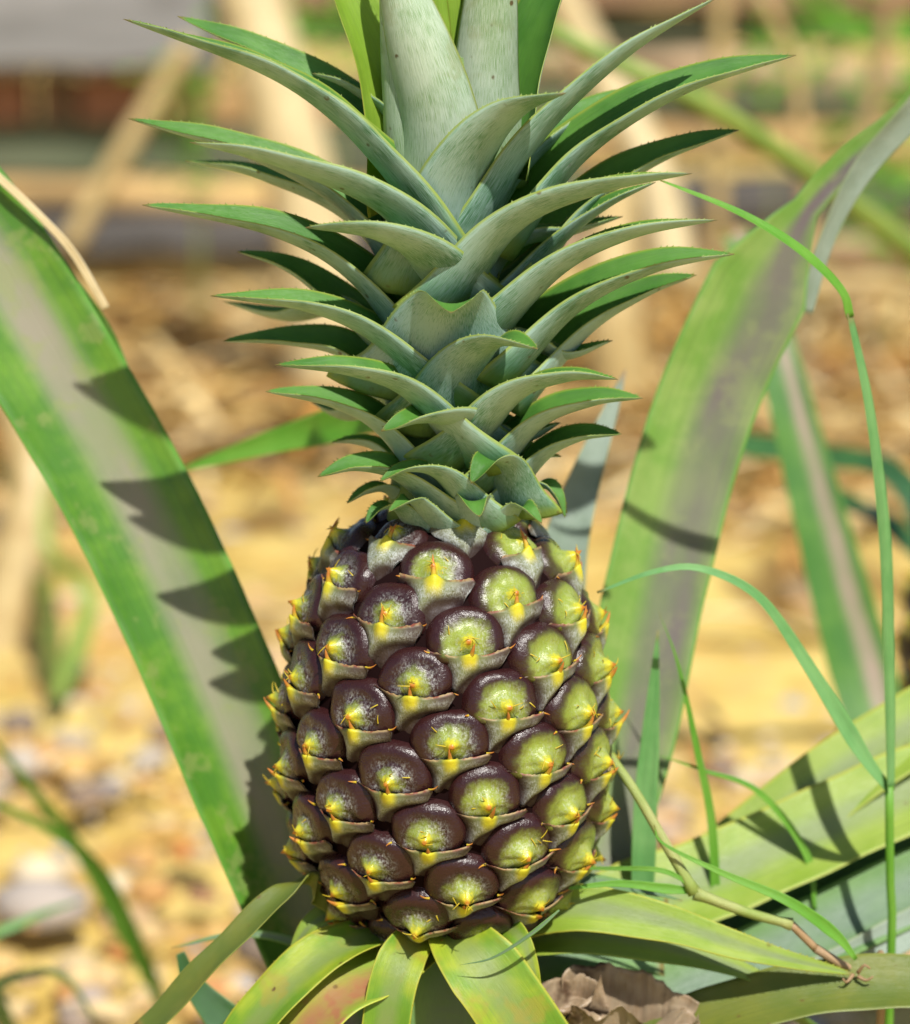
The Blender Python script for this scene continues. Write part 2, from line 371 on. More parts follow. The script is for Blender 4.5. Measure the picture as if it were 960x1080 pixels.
# fruit of revolution: (photo y, half width px)
prof_px = [(996, 20), (980, 55), (962, 94), (938, 121), (910, 141), (878, 155), (840, 164), (790, 168), (740, 166), (700, 161), (660, 152), (625, 139), (595, 122), (570, 100), (552, 74), (540, 46), (534, 20)]
def zpx(y): return P(470, y, 0).z
PR = [(zpx(y), r*K) for y, r in prof_px]
dense = []
for i in range(len(PR)-1):
    a = PR[max(0, i-1)]; b = PR[i]; c = PR[i+1]; d = PR[min(len(PR)-1, i+2)]
    for k in range(12):
        t = k/12
        f = lambda q: 0.5*(2*b[q]+(c[q]-a[q])*t+(2*a[q]-5*b[q]+4*c[q]-d[q])*t*t+(3*b[q]-a[q]-3*c[q]+d[q])*t**3)
        dense.append((f(0), f(1)))
dense.append(PR[-1])
arc = [0]
for i in range(1, len(dense)): arc.append(arc[-1]+math.hypot(dense[i][0]-dense[i-1][0], dense[i][1]-dense[i-1][1]))
def surf(s):
    s = max(0, min(arc[-1]-1e-7, s)); lo = 0; hi = len(arc)-1
    while hi-lo > 1:
        mid = (lo+hi)//2
        if arc[mid] <= s: lo = mid
        else: hi = mid
    f = (s-arc[lo])/max(1e-9, arc[hi]-arc[lo])
    z = dense[lo][0]+(dense[hi][0]-dense[lo][0])*f; r = dense[lo][1]+(dense[hi][1]-dense[lo][1])*f
    lo2 = max(0, lo-3); hi2 = min(len(dense)-1, hi+3)
    dz = dense[hi2][0]-dense[lo2][0]; dr = dense[hi2][1]-dense[lo2][1]; L = math.hypot(dz, dr)
    return z, r, dz/L, dr/L
NS = 48; V = []; F = []
for i in range(0, len(dense), 3):
    z, r = dense[i]
    for j in range(NS): V.append(Vector((AX+(r-3*K)*math.cos(2*PI*j/NS), (r-3*K)*math.sin(2*PI*j/NS), z)))
nr = len(V)//NS
for i in range(nr-1):
    for j in range(NS): F.append((i*NS+j, i*NS+(j+1) % NS, (i+1)*NS+(j+1) % NS, (i+1)*NS+j))
F.append(tuple(range(NS))[::-1]); F.append(tuple((nr-1)*NS+j for j in range(NS)))
fruit = mesh_obj('fruit', V, F, M['core'], None, plant, loc=(AX, 0, zpx(770)))

def make_eye(s, th, sc_, green, rnd, topness):
    """th longitude (0 towards the camera, + to the right); sc_ size in px units"""
    z, r, tz, tr = surf(s)
    rad = Vector((math.sin(th), -math.cos(th), 0)); side = Vector((math.cos(th), math.sin(th), 0))
    upv = (rad*tr+Vector((0, 0, tz))).normalized()
    nrm = side.cross(upv)
    if nrm.dot(rad) < 0 and abs(tr) < 0.9: nrm = -nrm
    nrm = (rad*tz-Vector((0, 0, tr))).normalized()
    o = Vector((AX, 0, z))+rad*r
    u = K*sc_
    R1 = max(r/K, 60)/sc_; R2 = 330/sc_
    a_r = rnd.uniform(-0.10, 0.10)                 # a little roll
    def pt(x, y, h):
        x, y = x*math.cos(a_r)-y*math.sin(a_r), x*math.sin(a_r)+y*math.cos(a_r)
        return o+(side*x+upv*y+nrm*(h-x*x/(2*R1)-y*y/(2*R2)))*u
    V = []; F = []; MI = []; PG = []
    # --- the dome
    NA = 36; NR = 14
    bx = rnd.uniform(-3, 3); by = -1+rnd.uniform(-2, 2)    # beak
    wl = 42+rnd.uniform(-3, 2); wr = 42+rnd.uniform(-3, 2); hh = 36+rnd.uniform(-3, 3); lb = 26+rnd.uniform(-2, 2)
    beak = rnd.uniform(9, 15)+topness*3
    exx = rnd.uniform(2.3, 3.4); skew = rnd.uniform(-0.22, 0.16)
    sep = [rnd.uniform(-0.2, 0.2)+q for q in (PI/2+0.4, PI+0.35, -0.45)]
    def dome_h(x, y, q):
        h = 16.5*(max(0, 1-q**7.0))**0.6-5
        d = math.hypot(x-bx, y-by)
        h += beak*math.exp(-(d/7.5)**1.25)+3.0*math.exp(-(d/22.0)**2)
        ang = math.atan2(y-by, x-bx)
        for k in sep:
            da = (ang-k+PI) % (2*PI)-PI
            h -= 2.2*math.exp(-(da*max(d, 4)/3.4)**2)*min(1, d/8)*max(0, 1-q*q)
        h -= 3.4*math.exp(-((d-18)/8)**2)
        h += 2.4*noise.noise(Vector((x*0.05+s*999, y*0.05+th*7, 0)))+0.7*noise.noise(Vector((x*0.16+s*999, y*0.16+th*7, 5)))
        return h
    V.append(pt(bx, by, dome_h(bx, by, 0)+1)); PG.append((0, green, 1.0))
    for i in range(1, NR+1):
        q = (i/NR)**0.85
        for j in range(NA):
            t = 2*PI*j/NA; ct = math.cos(t); st = math.sin(t)
            ex = exx; rr = 1/((abs(ct)**ex+abs(st)**ex)**(1/ex))
            X = (wr if ct > 0 else wl)*ct*rr; Y = (hh if st > 0 else lb)*st*rr
            if st > 0: X = X*(1-0.20*st**2)+skew*Y
            x = bx+(X-bx)*q; y = by+((Y+3)-by)*q
            wob = 1+0.07*q*noise.noise(Vector((ct*1.3+s*555, st*1.3, th*5)))
            x *= wob; y *= wob
            V.append(pt(x, y, dome_h(x, y, q) if i < NR else -9))
            dd = math.hypot((x-bx)/42, (y-by)/40)
            PG.append((min(1.1, 0.35*q+0.70*dd) if st > -.2 else min(1.1, 0.25*q+0.8*dd), green, math.exp(-(math.hypot(x-bx, y-by)/4.2)**2)))
    for j in range(NA): F.append((0, 1+j, 1+(j+1) % NA)); MI.append(0)
    for i in range(NR-1):
        for j in range(NA):
            a = 1+i*NA+j; b = 1+i*NA+(j+1) % NA; F.append((a, a+NA, b+NA, b)); MI.append(0)
    # --- the bract below it, a shield with spread wings and a free fringed lip
    NBR = [(-65/sc_, -35/sc_), (33/sc_, -58/sc_), (98/sc_, -15/sc_), (-98/sc_, 31/sc_)]
    NB = 36; NT_ = 18; b0 = len(V)
    hw = 41+rnd.uniform(-2, 3); dep = 58+rnd.uniform(-3, 3); droop = rnd.uniform(3, 8)
    for layer in (0, 1):
        for i in range(NT_+1):
            t = i/NT_
            for j in range(NB+1):
                q = -1+2*j/NB; aq = abs(q)
                half = hw*(1-t)**0.62+3
                x = q*half
                if t == 0: x = q*(hw-2)
                ytop = -15+droop*(aq**2)*1.3+2.5*math.exp(-(q/0.22)**2)
                if layer == 0 and i == 0 and aq > 0.12: ytop += max(0, rnd.uniform(-1.5, 1.3))
                y = ytop-(dep-8*aq)*t
                h = 13.2*(1-t**2.0)*(1-0.10*aq**2)*(1-0.6*aq**5*min(1, t*5))+0.3
                h += 8.5*math.exp(-(q*half/8.0)**2)*(1-t)**1.3           # keel
                h += 0.5*math.exp(-((t-0.03)/0.06)**2)                     # lip
                h += 1.5*aq**3*(1-t)
                h -= 1.5*math.exp(-((t-0.35)/0.2)**2)*(1-aq)
                if t > 0.7: h -= (t-0.7)*30
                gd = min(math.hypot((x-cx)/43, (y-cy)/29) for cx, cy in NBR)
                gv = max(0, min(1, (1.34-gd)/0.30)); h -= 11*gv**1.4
                if i == 0: h = max(h, 2)
                h += 0.8*noise.noise(Vector((x*0.12+s*777, y*0.12, 3+th)))
                if layer: h -= 1.6
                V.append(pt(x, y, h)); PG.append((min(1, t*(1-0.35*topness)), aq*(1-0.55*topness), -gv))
    n1 = NB+1; lay = (NT_+1)*n1
    for i in range(NT_):
        for j in range(NB):
            a = b0+i*n1+j
            F.append((a, a+n1, a+n1+1, a+1)); MI.append(1)
            F.append((a+lay, a+lay+1, a+lay+n1+1, a+lay+n1)); MI.append(1)
    for j in range(NB):
        a = b0+j; F.append((a, a+1, a+1+lay, a+lay)); MI.append(1)
    for i in range(NT_):
        for j in (0, NB):
            a = b0+i*n1+j; F.append((a, a+lay, a+lay+n1, a+n1)); MI.append(1)
    # --- fringe needles on the lip and wings
    def needle(p0, p1, p2, r0, tipv0, tipv1, nseg=7, sides=6):
        bb = len(V); 
        for i in range(nseg+1):
            t = i/nseg; c = p0*(1-t)**2+p1*2*t*(1-t)+p2*t*t
            T = ((p1-p0)*(1-t)+(p2-p1)*t).normalized(); A = T.cross(side*0.3+nrm*0.1+upv).normalized() if abs(T.dot(upv)) < .9 else T.cross(side).normalized(); B = T.cross(A)
            rr = u*r0*(1-t)**0.8+u*0.25
            for j in range(sides):
                an = 2*PI*j/sides; V.append(c+(A*math.cos(an)+B*math.sin(an))*rr); PG.append((0.3, 0.0, tipv0+(tipv1-tipv0)*t))
        for i in range(nseg):
            for j in range(sides):
                a = bb+i*sides+j; b = bb+i*sides+(j+1) % sides; F.append((a, b, b+sides, a+sides)); MI.append(1)
    # the spine of the bract, rising over the dome
    L = rnd.uniform(8, 17)+topness*22; out = rnd.uniform(6, 15)
    sx = rnd.uniform(-5, 5)
    needle(pt(0, -21, 8), pt(sx*0.2, -14+topness*4, 17+out*0.4), pt(bx*0.5+sx, -14+L, 16+out), 4.2+topness*2.5, 0.15, 1.0, 8)
    for sg in (-1, 1):                                             # wing tips
        if rnd.random() < 0.8:
            x0 = sg*(hw-4); e = rnd.uniform(5, 14)
            needle(pt(x0, -15+droop, 7), pt(x0+sg*e*0.6, -15+droop, 9), pt(x0+sg*e, -14+droop+rnd.uniform(-4, 6), 9+rnd.uniform(0, 5)), 1.2, 0.5, 0.9, 4, 5)
    for k in range(rnd.randint(2, 5)):                             # dry hairs left on the dome
        x0 = rnd.uniform(-26, 26); y0 = rnd.uniform(-8, 16)
        if rnd.random() < 0.5: x0 = bx+rnd.uniform(-4, 4); y0 = by+rnd.uniform(-2, 6)
        an = rnd.uniform(0, 2*PI); e = rnd.uniform(5, 13); h0 = dome_h(x0, y0, 0.4)
        needle(pt(x0, y0, h0), pt(x0+e*.5*math.cos(an), y0+e*.5*math.sin(an), h0+3), pt(x0+e*math.cos(an), y0+e*math.sin(an), h0+rnd.uniform(1.5, 5)), 0.55, 0.22, 0.55, 4, 5)
    return mesh_obj('eye', V, F, [M['dome'], M['bract']], MI, fruit, None, PG, loc=o)

# parastichy lattice: one eye per step, divergence 137.5 degrees
s_anchor = min(range(len(dense)), key=lambda i: abs(dense[i][0]-P(474, 784, -168).z))
th0 = math.radians(1.5); GA = math.radians(137.48)
AREA = 4800.0*K*K*1.0
seeds = []
s = arc[s_anchor]; k = 0
while True:                                       # downwards (arc runs from bottom to top)
    seeds.append((s, th0-0+(-GA)*k, k)); z, r, *_ = surf(s)
    s -= AREA/(2*PI*max(r, 30*K)); k += 1
    if s < 26*K: break
s = arc[s_anchor]; k = 0
while True:
    z, r, *_ = surf(s); s += AREA/(2*PI*max(r, 30*K)); k -= 1
    if s > arc[-1]-8*K: break
    seeds.append((s, th0+(-GA)*k, k))
for s, th, k in sorted(seeds):
    rnd = random.Random(k*13+5)
    z, r, *_ = surf(s)
    thn = (th+PI) % (2*PI)-PI
    f = (s-arc[s_anchor])/(arc[-1]-arc[s_anchor])
    topness = max(0, f-0.4)/0.6
    green = 0.30+0.66*math.sin(thn-0.05)+0.30*max(0, f)+rnd.uniform(-0.06, 0.06)
    green = min(0.88, max(0.05, green))
    make_eye(s, thn, 0.98-0.10*max(0, topness)-(0.12 if r < 100*K else 0), green, rnd, topness)

# ------------------------------------------------------------------ crown
crown = tube('crown', [P(470, 548, 0), P(472, 400, 0), P(476, 220, 0), P(485, 60, 0)], 62, 16, M['ccore'], plant, 20, 20)
U, A_ = 'crown_under', 'crown_upper'
def cl(pts, W, roll=0.0, mu=U, ma=A_, alpha=1.35, at=0.9, **kw):
    pts = [(pts[0][0], pts[0][1]+16, pts[0][2])]+list(pts[1:])
    return leaf('crown_leaf', pts, W*1.22, mu, ma, crown, roll*0.55, alpha, at, prof_crown, 40, 14, kw.pop('thick', 1.5), kw.pop('wav', 0.9), kw.pop('teeth', 20), **kw)
LEAVES = [
 # left side, top to bottom   (base ... tip)
 ([(458,262,-22),(400,180,-60),(300,90,-70),(130,20,-60)], 92, -6),
 ([(452,230,15),(400,150,50),(300,72,60),(187,17,60)], 80, -38),
 ([(430,310,10),(370,228,20),(270,168,30),(135,125,20)], 84, -26),
 ([(455,290,-12),(405,228,-80),(300,178,-110),(200,150,-110)], 96, 0),
 ([(440,380,-5),(375,300,-20),(290,248,-30),(150,216,-30)], 88, -24),
 ([(420,370,20),(340,310,40),(300,282,50),(250,265,60)], 64, -30),
 ([(462,415,-25),(395,362,-60),(325,328,-75),(222,312,-80)], 86, -14),
 ([(430,435,15),(370,380,30),(310,362,40),(235,360,40)], 70, -30),
 ([(462,312,-24),(442,280,-90),(395,252,-125),(322,240,-135)], 100, 0),
 ([(490,480,-35),(430,422,-90),(370,396,-115),(290,385,-120)], 92, -12),
 ([(450,510,-15),(400,458,-45),(350,428,-55),(280,413,-60)], 82, -24),
 ([(430,500,20),(400,478,35),(375,468,40),(350,467,40)], 50, 0),
 ([(468,540,-28),(420,508,-70),(375,495,-85),(335,503,-85)], 80, -18),
 ([(440,545,0),(410,522,-20),(388,520,-30),(366,531,-35)], 50, 0),
 ([(488,478,-8),(474,452,-78),(440,446,-125),(402,455,-135)], 96, 0),
 ([(500,545,-48),(465,508,-90),(430,497,-110),(400,508,-118)], 66, 0),
 # right side
 ([(490,285,-10),(560,165,-40),(655,66,-50),(757,-3,-50)], 88, 0),
 ([(540,255,5),(615,168,0),(720,98,-10),(840,58,-15)], 104, 30),
 ([(550,300,30),(620,222,40),(695,170,40),(780,137,30)], 84, 34),
 ([(484,322,-38),(545,246,-85),(630,205,-110),(730,183,-115)], 100, 0),
 ([(520,330,10),(590,262,0),(640,220,-10),(692,192,-15)], 74, 10),
 ([(515,360,-28),(590,292,-65),(665,252,-80),(757,232,-85)], 88, 0),
 ([(540,390,-5),(610,328,-25),(690,286,-35),(775,268,-40)], 98, 22),
 ([(550,420,20),(620,352,20),(680,312,15),(735,290,5)], 86, 28),
 ([(492,482,-38),(545,425,-85),(600,402,-105),(652,400,-115)], 92, 0),
 ([(520,505,-18),(570,452,-45),(625,427,-55),(678,420,-60)], 88, 18),
 ([(535,528,-5),(575,487,-25),(612,464,-35),(656,458,-40)], 78, 22),
 ([(540,515,15),(560,492,20),(575,483,20),(592,482,15)], 40, 0),
 ([(548,530,-12),(572,516,-30),(586,524,-36),(596,546,-38)], 40, 0),
]
FRONT = [
 ([(482,292,-34),(498,196,-70),(540,128,-105),(597,98,-135)], 124, 0),           # tall leaf right of the centre
 ([(468,412,-50),(472,362,-88),(477,322,-120),(476,330,-152)], 150, 0, 0.8),           # tip curled at the viewer
 ([(478,445,-42),(498,395,-80),(525,366,-112),(567,368,-140)], 104, 0),
 ([(540,530,-42),(530,495,-75),(515,488,-98),(497,510,-112)], 62, 0, 0.85),
 ([(470,560,-50),(440,535,-85),(430,530,-100),(410,540,-112)], 50, 0, 0.85),
 ([(500,560,-52),(500,535,-82),(500,530,-100),(506,545,-118)], 56, 0, 0.85),
 ([(445,560,-40),(420,540,-70),(400,538,-84),(386,552,-90)], 44, 0, 0.85),
 ([(525,560,-45),(545,540,-70),(556,538,-84),(572,552,-90)], 44, 0, 0.85),
]
for q in LEAVES+FRONT: cl(q[0], q[1], q[2], alpha=q[3] if len(q) > 3 else 1.35)
# upright heart leaves
cl([(455,235,-24),(456,140,-48),(434,40,-55),(412,-40,-40),(400,-90,-30)], 104, 0, 'pale_under', 'crown_upper', at=1.0, radial=(-0.25, -1, 0))
cl([(512,185,-8),(516,80,-20),(522,-30,-30),(526,-140,-30)], 82, 0, 'pale_under', 'crown_upper', radial=(0.15, -1, 0))
cl([(430,200,15),(405,95,14),(372,10,22),(325,-90,35)], 84, 0, 'young', 'young', alpha=0.7, radial=(-0.6, 0.8, 0))
cl([(535,170,15),(560,70,22),(592,-20,25),(650,-110,25)], 84, 0, 'pale_under', 'crown_upper', alpha=0.9, radial=(0.75, 0.65, 0))
cl([(415,200,-6),(408,80,-20),(404,-20,-25),(396,-120,-20)], 60, 0, 'pale_under', 'young', radial=(-0.8, -0.6, 0))
for i, (x, tx) in enumerate(((458, 452), (472, 470), (490, 492), (482, 520), (500, 462))):
    cl([(x,170,5+i*6),(x-2,40,0+i*8),(tx,-40,5+i*8),(tx,-110,10+i*10)], 46, 0, 'young', 'young', radial=(-0.4+0.2*i, -1, 0))
# the far side of the crown
for i in range(12):
    rnd = random.Random(100+i); f = i/12
    az = math.radians(180+((i*137.5) % 200-100)); h0 = 520-f*330; R = 150+170*math.sin(PI*min(1, f*0.85+0.1)); ri = 60*(1-f*0.6)
    sx, cy = math.sin(az), -math.cos(az)
    tipy = h0-60-150*f+rnd.uniform(-20, 20)
    if abs(sx) > 0.92: R *= 0.6
    cl([(472+sx*ri*0.5, h0, -cy*-ri*0.5), (472+sx*R*0.35, h0-60-50*f, cy*R*0.35), (472+sx*R*0.7, tipy+20, cy*R*0.7), (472+sx*R, tipy, cy*R)], 84, 0)

# ------------------------------------------------------------------ the plant's long leaves
def pl(pts, W, mu, ma, **kw):
    par = kw.pop('parent', plant); nm = kw.pop('name', 'leaf')
    return leaf(nm, pts, W, mu, ma, par, kw.pop('roll', 0), kw.pop('alpha', 0.5), kw.pop('at', 0.5), kw.pop('prof', prof_long), kw.pop('n', 50), 14, kw.pop('thick', 3.0), kw.pop('wav', 1.5), kw.pop('teeth', 0), **kw)
# each leaf starts at the stalk and arches out of the rosette
pl([(440,1180,20),(345,1050,90),(255,800,150),(150,560,205),(52,385,235),(-30,255,250),(-110,160,250)], 154, 'big_left', 'big_left', up=(0.25, -1, 0.3), prof=lambda s: min(1, 0.45+s*1.6), alpha=0.75, at=0.45,
   label='long leaf left of the fruit with green edges and a pinkish grey middle')
pl([(560,1120,60),(640,860,200),(690,620,280),(742,430,330),(822,262,350),(886,178,352),(960,118,350),(1010,40,345)], 122, 'big_right', 'big_right', up=(0.1, -1, 0.3), prof=lambda s: min(1, 0.5+s*1.6)*(1 if s < .72 else max(0.28, 1-(s-.72)*9)), alpha=0.45, at=0.35,
   label='long leaf right of the crown, lime green with a dark purple stripe')
pl([(850,330,345),(868,262,345),(905,185,345),(975,105,340)], 34, 'grey_under', 'grey_under', up=(0.5, -1, 0.2), prof=lambda s: 0.5+s*0.6)
pl([(185,620,250),(140,470,265),(104,360,275),(62,292,275),(0,250,272)], 78, 'dark_leaf', 'big_left', up=(-0.4, -1, 0.4))
pl([(112,326,242),(78,268,242),(36,222,246),(-20,170,248)], 9, 'straw_pale', 'straw_pale', up=(0, -1, 0.3), prof=prof_band, wav=3, name='leaf_margin', label='withered straw-coloured margin of the left leaf')
pl([(520,620,200),(440,440,420),(330,455,560),(185,497,620)], 78, 'grass', 'grass', up=(0.1, -1, 0.3), alpha=0.3, label='green blade reaching left behind the crown')
pl([(420,1000,30),(560,760,260),(600,560,330),(660,390,380)], 110, 'grey_under', 'grey_under', up=(0, -1, 0.3))

pl([(420,1000,-40),(335,935,-60),(300,945,-90),(235,1005,-110),(150,1095,-110)], 40, 'olive', 'olive', up=(-0.7, -0.5, 0.5), prof=lambda s: min(1, 0.5+s*2), thick=3, alpha=0.8, label='olive leaf curving down left of the fruit')
pl([(450,975,-30),(400,985,-70),(335,1015,-110),(275,1075,-140),(240,1140,-150)], 66, 'yellow', 'yellow', up=(-0.2, -0.5, 1), alpha=0.7, prof=lambda s: min(1, 0.6+s), teeth=12)
pl([(430,960,-10),(380,958,-30),(330,975,-50),(300,1020,-60)], 50, 'mid', 'lime', up=(-0.2, -0.3, 1), alpha=0.7)
pl([(450,1000,-60),(410,1025,-100),(350,1050,-135),(300,1110,-155)], 92, 'yellow_red', 'yellow_red', up=(-0.1, -0.5, 1), prof=lambda s: min(1, 0.55+s), label='yellow-green leaf under the fruit with a reddish blotch')
pl([(450,975,-80),(425,1010,-130),(412,1050,-150),(404,1110,-160)], 52, 'yellow', 'yellow', up=(0, -1, 0.4), prof=lambda s: min(1, 0.6+s), teeth=10)
pl([(470,970,-75),(490,1000,-130),(525,1045,-155),(575,1120,-165)], 84, 'yellow', 'yellow', up=(0.1, -1, 0.6), prof=lambda s: min(1, 0.55+s), teeth=14, label='bright yellow-green leaf bent down below the fruit')
pl([(520,968,-70),(545,985,-120),(560,1015,-140),(572,1062,-150)], 26, 'yellow', 'yellow', up=(0, -1, 0.4))
pl([(490,1010,-60),(480,1045,-70),(470,1100,-75)], 100, 'mid', 'mid', up=(0, -1, 0.3), prof=prof_band)
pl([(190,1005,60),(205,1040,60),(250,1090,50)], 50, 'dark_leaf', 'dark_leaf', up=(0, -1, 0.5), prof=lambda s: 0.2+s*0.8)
pl([(470,1060,20),(330,1000,40),(255,985,60),(180,1000,70)], 16, 'mid', 'mid', up=(0, -1, 0.5))
# to the right
pl([(520,985,-20),(600,960,-50),(700,975,-70),(800,1005,-70),(902,1028,-60)], 56, 'yellow', 'lime', up=(0.1, -0.8, 0.6), teeth=40, alpha=0.6, label='narrow spiny leaf reaching right from under the fruit')
pl([(510,1000,0),(600,985,-20),(700,1000,-30),(770,1020,-30),(835,1045,-20)], 70, 'mid', 'lime', up=(0.1, -0.6, 0.8), teeth=30, alpha=0.6)
pl([(520,960,20),(580,930,20),(650,935,10),(720,950,10)], 34, 'lime', 'mid', up=(0, -0.5, 1), alpha=0.7)
pl([(480,1060,80),(620,975,110),(740,935,140),(840,892,170),(960,838,200),(1120,780,240)], 112, 'mid', 'lime', up=(-0.15, -0.8, 0.8), prof=lambda s: min(1, 0.5+s*1.6), label='broad lime green leaf arching to the right edge')
pl([(600,1030,150),(750,930,190),(850,850,220),(960,775,250),(1100,700,280)], 100, 'mid', 'lime', up=(-0.2, -0.8, 0.8), prof=lambda s: min(1, 0.5+s*1.6))
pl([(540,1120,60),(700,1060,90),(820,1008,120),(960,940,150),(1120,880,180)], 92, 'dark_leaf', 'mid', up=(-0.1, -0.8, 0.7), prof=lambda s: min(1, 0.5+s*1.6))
pl([(560,1160,60),(760,1070,80),(880,1022,100),(990,965,120),(1100,930,130)], 44, 'grey_under', 'grey_under', up=(-0.1, -1, 0.4), prof=lambda s: min(1, 0.5+s*1.6), label='smooth pale grey leaf at the right edge')
pl([(520,1180,0),(700,1095,-40),(830,1052,-60),(960,1040,-60),(1100,1060,-50)], 74, 'grey_under', 'olive', up=(-0.1, -0.6, 0.9), prof=lambda s: min(1, 0.5+s*1.6), label='olive leaf with grey underside along the bottom edge')
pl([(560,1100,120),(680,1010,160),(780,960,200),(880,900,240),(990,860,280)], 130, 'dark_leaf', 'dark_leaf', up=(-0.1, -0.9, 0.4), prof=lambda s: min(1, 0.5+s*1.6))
pl([(470,1100,40),(560,1010,60),(640,985,70),(700,990,80)], 90, 'mid', 'mid', up=(0, -0.9, 0.5), prof=lambda s: min(1, 0.5+s*1.6))
# rosette leaves on the far side and below the picture
for i in range(9):
    az = math.radians(-150+i*37); R = 600; r_ = Vector((math.sin(az), -math.cos(az), 0))
    if math.cos(az) > 0.2 and False: continue
    b = Vector((AX, 0, 0.10+0.01*i))
    pl([b, b+r_*0.05+Vector((0, 0, 0.03)), b+r_*0.13+Vector((0, 0, 0.03)), b+r_*0.24+Vector((0, 0, -0.07))], 90, 'mid', 'dark_leaf', up=(0, 0, 1), alpha=0.8)

# ------------------------------------------------------------------ neighbouring plant, behind on the right
gp = G(900, 850); gp = Vector((0.36, 0.42, 0))
nb = empty('pineapple_plant', gp, 'second pineapple plant behind at the right with dark leaves striped pink', 'pineapple plant')
def D(m): return m/K
pl([(935,800,D(.36)),(905,700,D(.38)),(862,540,D(.40)),(826,400,D(.42)),(800,300,D(.44)),(770,240,D(.45))], 115, 'pink_leaf', 'pink_leaf', up=(0.1, -1, 0.3), prof=lambda s: min(1, 0.8+s)*(1-0.6*s), parent=nb, alpha=0.5)
leafb = [gp+Vector((0, 0, 0.02)), P(945, 800, D(.37))]
pl([gp+Vector((0, 0, 0.0)), gp+Vector((-0.01, 0, 0.06)), P(940, 860, D(.38)), P(925, 745, D(.38))], 120, 'dark_leaf', 'dark_leaf', up=(0.1, -1, 0.3), prof=prof_band, parent=nb)
pl([gp+Vector((0, 0.0, 0.02)), P(1010, 640, D(.45)), P(945, 505, D(.6)), P(860, 482, D(.66)), P(752, 465, D(.70))], 52, 'dark_leaf', 'dark_leaf', up=(0, -0.8, 0.6), parent=nb, prof=lambda s: min(1, 0.6+s))
pl([gp+Vector((0, 0.02, 0.02)), P(1030, 680, D(.5)), P(945, 560, D(.6)), P(900, 535, D(.66)), P(850, 512, D(.7))], 42, 'dark_leaf', 'dark_leaf', up=(0, -0.8, 0.6), parent=nb, prof=lambda s: min(1, 0.6+s))
pl([gp+Vector((0, 0.0, 0.02)), gp+Vector((0.10, 0.02, 0.16)), gp+Vector((0.22, 0.05, 0.22)), gp+Vector((0.36, 0.06, 0.16))], 100, 'dark_leaf', 'big_left', up=(0, -0.5, 1), parent=nb)
pl([gp+Vector((0, 0.0, 0.02)), gp+Vector((0.05, 0.12, 0.2)), gp+Vector((0.10, 0.26, 0.3)), gp+Vector((0.12, 0.4, 0.3))], 100, 'dark_leaf', 'big_left', up=(0, -0.5, 1), parent=nb)

# its fruit, only just inside the right edge of the picture
fc = P(1072, 690, D(.45))
f2 = fruit.copy(); C.objects.link(f2); f2.parent = nb; f2.location = fc-gp; f2.rotation_euler = (0, 0, 0.7)
for ch in [o for o in fruit.children]:
    c2 = ch.copy(); C.objects.link(c2); c2.parent = f2
pl([gp, gp.lerp(fc, .5)+Vector((0, .01, 0)), fc], 60, 'olive', 'olive', up=(0, -1, 0.2), prof=prof_band, parent=nb, alpha=1.4, name='stalk')

# ------------------------------------------------------------------ long green cane crossing behind on the right
cb = P(1130, 395, D(1.0)); cbg = Vector((cb.x+0.12, cb.y, 0))
tag(tube('cane', [cbg, cb+Vector((0.05, 0, -0.03)), P(960, 262, D(.9)), P(850, 180, D(.85)), P(740, 108, D(.8)), P(640, 62, D(.8)), P(560, 20, D(.8))], 34, 18, M['cane']),
    'long smooth green cane slanting down to the right behind the crown', 'cane')

# ------------------------------------------------------------------ grasses
def gl(parent, pts, W, ma='grass', up=(0.2, -1, 0.3), name='blade', prof=prof_grass, **kw):
    return leaf(name, pts, W, ma, ma, parent, kw.pop('roll', 0), 0.7, 0.5, prof, 44, 6, 1.0, 0.3, 0, up=up, **kw)
g1 = P(940, 925, 60); g1.z = 0
gr = empty('grass_plant', g1, 'tall green grass at the right with one blade arching over toward the crown', 'grass')
tube('stem', [g1, P(940, 1010, 60), P(939, 925, 60), P(938, 830, 60)], 5, 5, M['grass'], gr, sides=8)
gl(gr, [(938,835,60),(935,700,60),(930,560,55),(915,430,50),(895,330,45)], 27, 'grass2', up=(1, -0.8, 0.2), prof=lambda s: 0.45+0.55*math.sin(PI*min(1, s*0.9+0.1)))
gl(gr, [(896,335,45),(885,305,42),(840,262,35),(780,225,30),(696,190,25)], 18, 'grass', up=(0.2, -0.6, 0.8), prof=lambda s: min(1, 0.7+s)*(1-0.85*s**2))
gl(gr, [(936,832,60),(905,790,58),(850,700,50),(800,630,40),(740,600,30),(690,603,20),(630,625,10)], 27, 'grass2', up=(0.3, -0.8, 0.5), prof=lambda s: min(1, 0.35+s*4)*(1-0.93*s**0.9)+0.03)
g2 = P(680, 900, 120); g2.z = 0
gr2 = empty('grass_plant', g2, 'short upright blades of grass just right of the fruit', 'grass')
gl(gr2, [P(674,1090,115), P(676,980,120), P(680,850,120), P(686,770,120), P(694,665,120)], 30, 'grass2', prof=lambda s: math.sin(PI*min(1, s*0.93+0.05)))
g3 = P(752, 880, 140); g3.z = 0
gl(gr2, [P(756,1060,135), P(752,885,140), P(735,790,140), P(715,700,140), P(695,645,140)], 13, 'grass')
gl(gr2, [P(860,960,140), P(850,900,150), P(800,835,150), P(740,812,150), P(690,795,150)], 10, 'grass')
g5 = Vector((P(880, 1020, -20).x, -0.01, 0))
gr3 = empty('grass_plant', g5, 'jointed pale grass stem lying over the leaves right of the fruit', 'grass')
tube('stem', [g5, P(930,1060,-10), P(905,1030,-40), P(860,1000,-50)], 4, 5, M['stem_brown'], gr3, sides=8)
